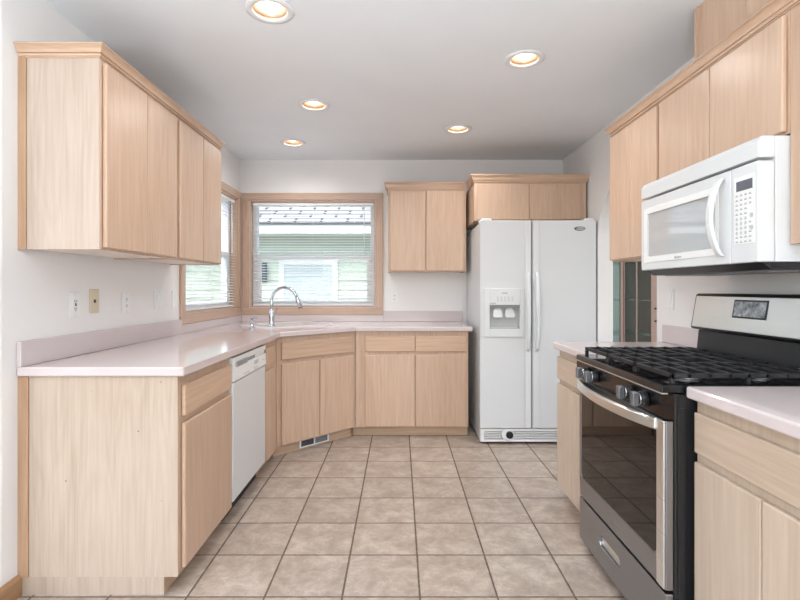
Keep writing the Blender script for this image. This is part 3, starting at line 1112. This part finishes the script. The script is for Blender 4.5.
def grip(xc, parent, side):
    """full height trim strip beside the gap, with a bowed grip in the middle"""
    MB().box(xc - 0.022, xc + 0.022, -0.010, -0.0005, 0.135, FH - 0.004).build('handle_trim', 'white_gloss', parent, 0.004)
    pts, rs = [], []
    for k in range(25):
        t = k / 24
        zz = 0.735 + t * (1.335 - 0.735)
        pts.append((xc + side * 0.004, -0.012 - 0.034 * sin(pi * t) ** 0.55, zz))
        rs.append(0.0125 + 0.004 * sin(pi * t))
    MB().tube(pts, rs, 12).build('handle', 'white_gloss', parent)


grip(gx - 0.030, fdo, -1)
grip(gx + 0.032, rdo, 1)
ds = MB()
ox0, ox1, oz0, oz1 = 0.028, 0.338, 0.838, 1.215
ds.box(ox0, HX0, -0.012, -0.0005, oz0, oz1).box(HX1, ox1, -0.012, -0.0005, oz0, oz1)
ds.box(HX0, HX1, -0.012, -0.0005, oz0, HZ0).box(HX0, HX1, -0.012, -0.0005, HZ1, oz1)
dso = ds.build('ice_dispenser', 'white_gloss', fdo, 0.004)
MB().box(HX0 + 0.001, HX1 - 0.001, 0.045, 0.055, HZ0 + 0.001, HZ1 - 0.001).build('recess_back', 'grey_plastic', fdo)
MB().box(HX0 + 0.002, HX1 - 0.002, -0.004, 0.044, HZ1 - 0.018, HZ1 - 0.001).build('chute_cover', 'mid_grey', fdo)
MB().box(HX0 + 0.004, HX1 - 0.004, -0.006, 0.044, HZ0 + 0.001, HZ0 + 0.012).build('drip_tray', 'grey_plastic', fdo, 0.003)
for px in (0.138, 0.232):
    p = MB().prism([(-0.018, 0), (0.018, 0), (0.033, -0.022), (0.038, -0.066), (0.030, -0.080), (-0.030, -0.080), (-0.038, -0.066), (-0.033, -0.022)], 'y', -0.004, 0.006)
    pd = p.build('paddle', 'white_gloss', fdo, 0.004)
    pd.location = (px, 0.022, HZ1 - 0.022)
    pd.rotation_euler = (radians(-16), 0, 0)
mk = MB()
for k in range(5):
    for q in range(3):
        mk.box(0.128 + 0.028 * k, 0.140 + 0.028 * k, -0.0127, -0.0119, 1.118 + 0.014 * q, 1.121 + 0.014 * q)
mk.build('printed_marks', 'ink', fdo)
mk = MB().box(0.165, 0.21, -0.0127, -0.0119, 1.176, 1.181)
mk.build('printed_marks', 'ink', fdo)
mk = MB().box(0.075, 0.118, -0.0127, -0.0119, 1.098, 1.102)
mk.build('printed_marks', 'ink', fdo)
# oval maker's badge
bx, bz = 0.772, 1.678
mb = MB()
n = 40
vo = []
for rx, rz in ((0.043, 0.0165), (0.037, 0.0115)):
    for i in range(n):
        a = 2 * pi * i / n
        vo.append((bx + rx * cos(a) + (0.004 if rx < 0.04 else 0), -0.002, bz + rz * sin(a)))
vo += [(x, -0.0005, z) for x, y, z in vo]
fo = []
for i in range(n):
    j = (i + 1) % n
    fo += [(i, j, n + j, n + i), (2 * n + i, 3 * n + i, 3 * n + j, 2 * n + j), (i, 2 * n + i, 2 * n + j, j), (n + i, n + j, 3 * n + j, 3 * n + i)]
mb._add(vo, fo)
badge = mb.build('oval_badge', 'dark_ink', rdo)
lettering('badge_lettering', 'Whirlpool', 0.0165, 'dark_ink', badge, (bx + 0.004, -0.0012, bz), (pi / 2, 0, 0))
bgl = MB()
bgl.box(0.004, FW - 0.004, 0.012, 0.07, 0.022, 0.040).box(0.004, FW - 0.004, 0.012, 0.07, 0.104, 0.122)
bgl.box(0.004, 0.03, 0.012, 0.07, 0.040, 0.104).box(FW - 0.03, FW - 0.004, 0.012, 0.07, 0.040, 0.104)
for k in range(4):
    zz = 0.048 + 0.0145 * k
    bgl.box(0.03, FW - 0.03, 0.013, 0.03, zz, zz + 0.007)
bg = bgl.build('base_grille', 'white_plastic', fr, 0.001)
MB().box(0.03, FW - 0.03, 0.034, 0.04, 0.040, 0.104).build('grille_backing', 'mid_grey', bg)
MB().cyl((0.215, 0.012, 0.078), (0.215, 0.004, 0.078), 0.05, 0.044).build('filter_surround', 'white_plastic', bg)
fk = MB().cyl((0.228, 0.0035, 0.078), (0.228, -0.014, 0.078), 0.029, 0.026).box(0.222, 0.234, -0.022, -0.0145, 0.056, 0.10)
fk.build('filter_knob', 'black_plastic', bg, 0.002)
for hx in (0.004, FW - 0.096):
    MB().prism([(0, 0), (0.092, 0), (0.080, 0.018), (0.014, 0.018)], 'y', 0.012, 0.16).build('hinge_cap', 'white_plastic', fr, 0.005, loc=(hx, 0, FH + 0.0005))
for fx in (0.03, FW - 0.07):
    MB().box(fx, fx + 0.04, 0.1, 0.14, 0, 0.021).box(fx, fx + 0.04, 0.7, 0.74, 0, 0.021).build('foot', 'black_plastic', fr)

# ------------------------------------------------------------------ range
rg = thing('gas_range', 'stainless and black gas range with five iron grate burners on the right', 'range', (0.836, 2.322, 0), -R90)
RW = 0.757
body = MB().box(0.002, RW - 0.002, 0.040, 0.655, 0.045, 0.874).build('body', 'black_side', rg, 0.003)
# pressed relief on the near side panel
sp_ = MB().box(RW - 0.0015, RW + 0.002, 0.05, 0.075, 0.06, 0.83).box(RW - 0.0015, RW + 0.0015, 0.10, 0.14, 0.10, 0.70)
sp_.build('side_ribs', 'black_side', rg, 0.001)
# control panel with a rounded nose
prof = [(0.040, 0.795), (0.010, 0.795), (0.003, 0.802), (0.0, 0.87), (0.004, 0.874), (0.040, 0.874)]
MB().prism(prof, 'x', 0.001, RW - 0.001).build('control_panel', 'dark_metal_panel', rg)
MB().box(0.0, RW, -0.002, 0.018, 0.8745, 0.8785).build('edge_trim', 'steel_light', rg, 0.0008)
prof = [(-0.001, 0.879), (0.655, 0.879), (0.655, 0.903), (0.006, 0.903), (-0.001, 0.897)]
ck = MB().prism(prof, 'x', -0.001, RW + 0.001).build('cooktop', 'black_enamel', rg, 0.002)
# knobs: two pairs
for kx in (0.135, 0.237, 0.545, 0.652):
    rot = (radians(90), 0, 0)
    kb = MB().cyl((kx, -0.0005, 0.838), (kx, -0.022, 0.838), 0.0245, 0.0235).build('knob', 'black_plastic', rg, 0.001)
    MB().cyl((kx, -0.0225, 0.838), (kx, -0.027, 0.838), 0.020, 0.020).build('knob_collar', 'chrome', kb)
    MB().box(kx - 0.012, kx + 0.012, -0.051, -0.0275, 0.814, 0.862).build('knob_grip', 'knob_grip', kb, 0.005)
# oven door
OD0, OD1 = 0.012, 0.038
od = MB()
dx0, dx1, dz0, dz1 = 0.003, RW - 0.003, 0.247, 0.788
gx0, gx1, gz0, gz1 = 0.030, RW - 0.062, 0.335, 0.762
od.box(dx0, dx1, OD0, OD1, dz0, dz1)
odo = od.build('oven_door', 'steel', rg)
boolean_cut(odo, MB().prism([(x, z) for x, z in rrect(gx0, gx1, gz0, gz1, 0.02)], 'y', -0.02, OD0 + 0.006))
b_ = odo.modifiers.new('bevel', 'BEVEL'); b_.width = 0.004; b_.segments = 2; b_.limit_method = 'ANGLE'; b_.angle_limit = radians(50)
MB().prism([(x, z) for x, z in rrect(gx0 + 0.001, gx1 - 0.001, gz0 + 0.001, gz1 - 0.001, 0.019)], 'y', OD0 + 0.001, OD0 + 0.0055).build('oven_glass', 'black_glass', odo)
# bowed handle bar
hb = MB()
vs, fs = [], []
K = 28
for k in range(K + 1):
    t = k / K
    x = 0.006 + t * (RW - 0.012 - 0.045)
    bow = 0.050 * sin(pi * t) ** 0.75 if 0 < t < 1 else 0.0
    yo = OD0 - 0.003 - bow
    zc = 0.768
    vs += [(x, yo, zc - 0.021), (x, yo - 0.008, zc - 0.015), (x, yo - 0.008, zc + 0.015), (x, yo, zc + 0.021), (x, yo + 0.010, zc + 0.018), (x, yo + 0.010, zc - 0.018)]
for k in range(K):
    for i in range(6):
        j = (i + 1) % 6
        fs.append((6 * k + i, 6 * k + j, 6 * k + 6 + j, 6 * k + 6 + i))
fs += [(5, 4, 3, 2, 1, 0), tuple(6 * K + i for i in range(6))]
hb._add(vs, fs)
hb.build('handle', 'steel_light', odo, 0.002)
MB().box(RW - 0.05, RW - 0.004, OD0 - 0.006, OD0 - 0.0005, dz0 + 0.004, dz1).build('door_edge_strip', 'steel_light', odo, 0.003)
# embossed oval mark
em = MB()
vo = []
n = 32
for rx, rz in ((0.036, 0.015), (0.033, 0.0125)):
    vo += [(0.378 + rx * cos(2 * pi * i / n), OD0 - 0.0015, 0.29 + rz * sin(2 * pi * i / n)) for i in range(n)]
vo += [(x, OD0 - 0.0003, z) for x, y, z in vo]
fo = []
for i in range(n):
    j = (i + 1) % n
    fo += [(i, j, n + j, n + i), (2 * n + i, 3 * n + i, 3 * n + j, 2 * n + j), (i, 2 * n + i, 2 * n + j, j), (n + i, n + j, 3 * n + j, 3 * n + i)]
em._add(vo, fo)
emo = em.build('oval_badge', 'steel', odo)
lettering('badge_lettering', 'Whirlpool', 0.013, 'mid_grey', emo, (0.378, OD0 - 0.0006, 0.29), (pi / 2, 0, 0), 0.0004)
# storage drawer
dr_ = MB().box(0.003, RW - 0.003, 0.012, 0.038, 0.045, 0.236).build('storage_drawer', 'steel', rg)
boolean_cut(dr_, MB().prism([(x, z) for x, z in rrect(0.235, 0.425, 0.125, 0.17, 0.018)], 'y', -0.02, 0.03))
b_ = dr_.modifiers.new('bevel', 'BEVEL'); b_.width = 0.004; b_.segments = 2; b_.limit_method = 'ANGLE'; b_.angle_limit = radians(50)
hc = MB()
hc.prism([(x, z) for x, z in rrect(0.238, 0.422, 0.128, 0.167, 0.016)], 'y', 0.022, 0.029)
hc.build('handle_cup', 'steel_light', dr_)
for fx in (0.03, RW - 0.03):
    MB().cyl((fx, 0.07, 0.0), (fx, 0.07, 0.044), 0.016, 0.012, n=16).build('foot', 'black_plastic', rg)
    MB().cyl((fx, 0.60, 0.0), (fx, 0.60, 0.044), 0.016, 0.012, n=16).build('foot', 'black_plastic', rg)
# backguard
MB().prism([(0.560, 0.9035), (0.655, 0.9035), (0.655, 1.02), (0.572, 1.02)], 'x', 0.004, RW - 0.004).build('backguard_riser', 'black_side', rg, 0.003)
bgp = [(0.532, 1.025), (0.655, 1.025), (0.655, 1.190), (0.560, 1.190)]
bgd = MB().prism(bgp, 'x', 0.0, RW).build('backguard', 'black_plastic', rg, 0.012, 4)
sl = (0.560 - 0.532) / (1.190 - 1.025)


def slope_box(x0, x1, z0, z1, out0, out1):
    m = MB()
    pts = []
    for z in (z0, z1):
        yb = 0.532 + sl * (z - 1.025)
        pts.append((yb, z))
    m.prism([(pts[0][0] - out1, z0), (pts[0][0] - out0, z0), (pts[1][0] - out0, z1), (pts[1][0] - out1, z1)], 'x', x0, x1)
    return m


slope_box(0.018, RW - 0.018, 1.037, 1.178, -0.001, 0.003).build('steel_face', 'steel_light', bgd, 0.002)
slope_box(0.285, 0.475, 1.092, 1.166, 0.0032, 0.0045).build('display_bezel', 'black_plastic', bgd, 0.001)
slope_box(0.293, 0.467, 1.099, 1.159, 0.0046, 0.0054).build('display', 'lcd', bgd)
# burners and grates
for bx_, by_, br_ in ((0.15, 0.16, 0.045), (0.15, 0.41, 0.036), (0.378, 0.285, 0.05), (0.607, 0.16, 0.042), (0.607, 0.41, 0.036)):
    bo = MB().lathe([(0, 0), (br_ + 0.012, 0), (br_ + 0.008, 0.006), (br_, 0.010), (0, 0.010)], (bx_, by_, 0.9035)).build('burner_base', 'aluminium', rg)
    MB().lathe([(0, 0.0105), (br_ - 0.004, 0.0105), (br_ - 0.002, 0.014), (br_ - 0.008, 0.019), (0, 0.0195)], (bx_, by_, 0.9035)).build('burner_cap', 'black_enamel', bo)
for gi, (ga, gb) in enumerate(((0.012, 0.256), (0.259, 0.498), (0.501, 0.745))):
    g = MB()
    y0, y1, z0, z1, t = 0.035, 0.535, 0.923, 0.938, 0.0125
    g.box(ga, gb, y0, y0 + t, z0, z1).box(ga, gb, y1 - t, y1, z0, z1)
    g.box(ga, ga + t, y0, y1, z0, z1).box(gb - t, gb, y0, y1, z0, z1)
    mid = (ga + gb) / 2
    g.box(mid - t / 2, mid + t / 2, y0, y1, z0 + 0.001, z1 + 0.003)
    for yy in (0.095, 0.16, 0.225, 0.285, 0.345, 0.41, 0.475):
        if gi == 1 and yy == 0.285:
            continue
        g.box(ga, gb, yy - t / 2, yy + t / 2, z0 + 0.001, z1 + 0.003)
    for lx in (ga + t / 2, gb - t / 2):
        for ly in (y0 + t / 2, 0.285, y1 - t / 2):
            g.box(lx - 0.007, lx + 0.007, ly - 0.007, ly + 0.007, 0.9035, z0)
    g.build('grate', 'black_iron', rg, 0.002)

# ------------------------------------------------------------------ microwave
mw = thing('microwave', 'white over-the-range microwave hung under the short maple cabinet', 'microwave', (1.141, 2.322, 1.285), -R90)
MW_, MH, MD = 0.758, 0.414, 0.398
MB().box(0.0, MW_, 0.055, MD, 0.012, MH).build('case', 'white_gloss', mw, 0.003)
MB().prism([(0.0, 0.345), (0.054, 0.345), (0.054, MH), (0.012, MH), (0.0, MH - 0.02)], 'x', 0.0, MW_).build('vent_strip', 'white_gloss', mw, 0.003)
dsx = 0.628
md_ = MB().box(0.0, dsx - 0.002, 0.0, 0.053, 0.012, 0.335).build('door', 'white_gloss', mw)
wx0, wx1, wz0, wz1 = 0.062, 0.548, 0.072, 0.268
boolean_cut(md_, MB().prism(rrect(wx0, wx1, wz0, wz1, 0.012), 'y', -0.02, 0.008))
b_ = md_.modifiers.new('bevel', 'BEVEL'); b_.width = 0.004; b_.segments = 2; b_.limit_method = 'ANGLE'; b_.angle_limit = radians(50)
MB().prism(rrect(wx0 + 0.001, wx1 - 0.001, wz0 + 0.001, wz1 - 0.001, 0.011), 'y', 0.0035, 0.0075).build('window', 'micro_glass', md_)
wb = MB()
bx0, bx1, bz0, bz1 = wx0 - 0.030, wx1 + 0.018, wz0 - 0.026, wz1 + 0.026
wb.box(bx0, wx0, -0.003, -0.0003, bz0, bz1).box(wx1, bx1, -0.003, -0.0003, bz0, bz1)
wb.box(wx0, wx1, -0.003, -0.0003, bz0, wz0).box(wx0, wx1, -0.003, -0.0003, wz1, bz1)
wb.build('window_bezel', 'white_plastic', md_, 0.001)
pts, rs = [], []
for k in range(21):
    t = k / 20
    pts.append((0.588, -0.006 - 0.040 * sin(pi * t) ** 0.7, 0.040 + 0.272 * t))
    rs.append(0.011 + 0.003 * sin(pi * t))
hm = MB()
vs, fs = [], []
for (x, y, z) in pts:
    vs += [(x - 0.016, y, z), (x - 0.012, y - 0.010, z), (x + 0.012, y - 0.010, z), (x + 0.016, y, z), (x + 0.012, y + 0.005, z), (x - 0.012, y + 0.005, z)]
for k in range(20):
    for i in range(6):
        j = (i + 1) % 6
        fs.append((6 * k + i, 6 * k + j, 6 * k + 6 + j, 6 * k + 6 + i))
fs += [(5, 4, 3, 2, 1, 0), tuple(120 + i for i in range(6))]
hm._add(vs, fs)
hm.build('handle', 'white_gloss', md_, 0.003)
lettering('badge_lettering', 'Whirlpool', 0.012, 'ink', md_, (0.31, -0.0031, 0.056), (pi / 2, 0, 0), 0.0003)
cpm = MB().box(dsx + 0.002, MW_, 0.0, 0.053, 0.012, 0.335).build('control_panel', 'white_gloss', mw, 0.004)
MB().box(dsx + 0.018, MW_ - 0.014, -0.0015, -0.0003, 0.075, 0.300).build('keypad', 'white_plastic', cpm, 0.001)
MB().box(dsx + 0.030, MW_ - 0.024, -0.0024, -0.0016, 0.252, 0.285).build('display', 'display', cpm)
kb = MB()
for row in range(11):
    for colk in range(4):
        xx = dsx + 0.032 + 0.021 * colk
        zz = 0.236 - 0.0155 * row
        if row in (5, 6, 7, 8) and colk < 3:
            rad = 0.0052
            vr = []
            for q in (1.0, 0.78):
                vr += [(xx + rad * q * cos(2 * pi * i / 16), -0.0019, zz + rad * q * sin(2 * pi * i / 16)) for i in range(16)]
            kb._add(vr, [(i, (i + 1) % 16, 16 + (i + 1) % 16, 16 + i) for i in range(16)])
            kb.box(xx - 0.001, xx + 0.001, -0.002, -0.0016, zz - 0.002, zz + 0.002)
        elif not (colk == 3 and row in (3, 4, 5)):
            kb.box(xx - 0.006, xx + 0.006, -0.002, -0.0016, zz - 0.001, zz + 0.001).box(xx - 0.004, xx + 0.004, -0.002, -0.0016, zz + 0.003, zz + 0.0042)
kb.build('key_marks', 'ink', cpm)
for kz in (0.165, 0.125):
    MB().cyl((MW_ - 0.028, -0.0016, kz), (MW_ - 0.028, -0.0024, kz), 0.008, n=20).build('round_key', 'grey_plastic', cpm)
ub = MB().prism([(0.02, 0.0115), (0.385, 0.0115), (0.37, -0.012), (0.05, -0.012)], 'x', 0.012, MW_ - 0.012).build('underside', 'black_side', mw)
for a in (0.06, 0.40):
    MB().box(a, a + 0.29, 0.08, 0.28, -0.016, -0.0125).build('grease_filter', 'mid_grey', ub)

# ------------------------------------------------------------------ display cabinet seen through the arch
hx0, hx1, hy0, hy1 = 1.70, 2.25, 4.30, 4.62
hu = thing('display_cabinet', 'tall glass display cabinet with glass shelves seen through the arched opening', 'cabinet', (hx0, hy0, 0))
w_, d_ = hx1 - hx0, hy1 - hy0
MB().box(0, w_, 0, d_, 0, 0.62).build('base', 'hutch_wood', hu, 0.004)
fm = MB()
for a, b in ((0, 0.03), (0.232, 0.256), (0.262, 0.270), (0.368, 0.38), (w_ - 0.05, w_)):
    fm.box(a, b, 0, 0.022, 0.621, 2.0)
fm.box(0, w_, 0, d_, 2.0, 2.06)
fm.build('frame', 'hutch_wood', hu, 0.002)
MB().box(0.03, w_ - 0.05, 0.008, 0.012, 0.621, 2.0).build('glass_door', 'hutch_glass', hu)
MB().box(0.005, w_ - 0.005, d_ - 0.012, d_ - 0.004, 0.621, 2.0).build('mirror_back', 'mirror', hu)
MB().box(w_ - 0.012, w_, 0.023, d_ - 0.013, 0.621, 2.0).box(0, 0.012, 0.023, d_ - 0.013, 0.621, 2.0).build('side_panel', 'hutch_wood', hu)
for zz in (0.80, 1.105, 1.45, 1.75):
    MB().box(0.013, w_ - 0.013, 0.024, d_ - 0.014, zz, zz + 0.008).build('glass_shelf', 'hutch_glass', hu)
for zz in (1.04, 0.93):
    MB().cyl((w_ - 0.014, -0.012, zz), (w_ - 0.014, 0.0, zz), 0.008, n=12).build('hinge', 'dark', hu)


# ------------------------------------------------------------------ wall plates
def wall_plate(label, cat, loc, rotz, kind, mat='white_plastic', group=None):
    r = thing({'outlet': 'power_outlet', 'switch': 'light_switch', 'double': 'light_switch', 'phone': 'phone_jack', 'toggle': 'power_outlet'}[kind], label, cat, loc, rotz, group)
    w = 0.115 if kind == 'double' else 0.072
    MB().box(-w / 2, w / 2, -0.0061, -0.0005, -0.058, 0.058).build('cover_plate', mat, r, 0.003)
    if kind in ('outlet', 'toggle'):
        MB().box(-0.017, 0.017, -0.008, -0.0061, -0.034, 0.034).build('socket_face', mat, r, 0.002)
        s = MB()
        for zz in (-0.017, 0.017):
            s.box(-0.008, -0.005, -0.0086, -0.0081, zz - 0.005, zz + 0.005).box(0.005, 0.008, -0.0086, -0.0081, zz - 0.004, zz + 0.004)
            s.cyl((0, -0.0081, zz - 0.010), (0, -0.0086, zz - 0.010), 0.0028, n=10)
        s.build('slots', 'dark_ink', r)
        if kind == 'outlet':
            MB().box(-0.006, 0.006, -0.0092, -0.0081, -0.005, -0.001).box(-0.006, 0.006, -0.0092, -0.0081, 0.001, 0.005).build('test_buttons', 'dark', r)
    elif kind == 'phone':
        MB().box(-0.008, 0.008, -0.0075, -0.0061, -0.008, 0.008).build('jack', 'dark', r)
    else:
        xs = (-0.024, 0.024) if kind == 'double' else (0,)
        for x in xs:
            MB().prism([(-0.0061, -0.032), (-0.0061, 0.032), (-0.0105, 0.032), (-0.0075, -0.032)], 'x', x - 0.016, x + 0.016).build('rocker', mat, r, 0.001)
    sc = MB()
    for zz in (-0.048, 0.048):
        sc.cyl((0, -0.0061, zz), (0, -0.0068, zz), 0.003, n=10)
    sc.build('screws', 'grey_plastic', r)
    return r


g = 'wall plates above the left worktop'
wall_plate('white outlet plate with dark centre buttons, nearest the left edge', 'outlet', (XL, 2.275, 1.137), R90, 'outlet', group=g)
wall_plate('beige phone jack plate on the left wall', 'phone jack', (XL, 2.42, 1.150), R90, 'phone', 'beige_plastic', group=g)
wall_plate('white outlet plate on the left wall right of the beige plate', 'outlet', (XL, 2.70, 1.137), R90, 'toggle', group=g)
wall_plate('wide white double switch plate on the left wall', 'switch', (XL, 3.07, 1.147), R90, 'double', group=g)
wall_plate('white single switch plate close beside the side window trim', 'switch', (XL, 3.285, 1.140), R90, 'switch', group=g)
wall_plate('white outlet on the back wall between window and refrigerator', 'outlet', (-0.047, YB, 1.134), 0, 'toggle')
wall_plate('white single switch on the right wall under the microwave', 'switch', (XR, 2.80, 1.152), -R90, 'switch')

# ------------------------------------------------------------------ recessed lights
names = ['largest round recessed light at the top left of the ceiling', 'middle light of the left ceiling row, beyond the largest one',
         'farthest small recessed light, in front of the window corner', 'large recessed light on the right part of the ceiling',
         'small recessed light on the ceiling in front of the refrigerator']
for (lx, ly), nm in zip(LAMPS, names):
    L_ = thing('recessed_light', nm, 'ceiling light', (lx, ly, ZC), 0, 'recessed ceiling lights')
    MB().lathe([(0.072, -0.001), (0.074, -0.006), (0.090, -0.009), (0.104, -0.006), (0.106, -0.001)], (0, 0, 0), closed=True).build('trim_ring', 'lamp_trim', L_)
    MB().lathe([(0.074, -0.003), (0.068, 0.02), (0.060, 0.055), (0.058, 0.075), (0.062, 0.075), (0.078, 0.02), (0.078, -0.001)], (0, 0, 0), closed=True).build('reflector', 'lamp_baffle', L_)
    MB().lathe([(0.0, 0.018), (0.030, 0.020), (0.047, 0.030), (0.052, 0.045), (0.030, 0.072), (0.0, 0.074)], (0, 0, 0)).build('bulb', 'bulb', L_)
    ld = bpy.data.lights.new('lamp_beam', 'SPOT')
    ld.energy = 40
    ld.color = (1.0, 0.985, 0.97)
    ld.spot_size = radians(165)
    ld.spot_blend = 0.9
    ld.shadow_soft_size = 0.08
    lo = bpy.data.objects.new('lamp_beam', ld)
    COL.objects.link(lo)
    lo.parent = L_
    lo.location = (0, 0, 0.012)
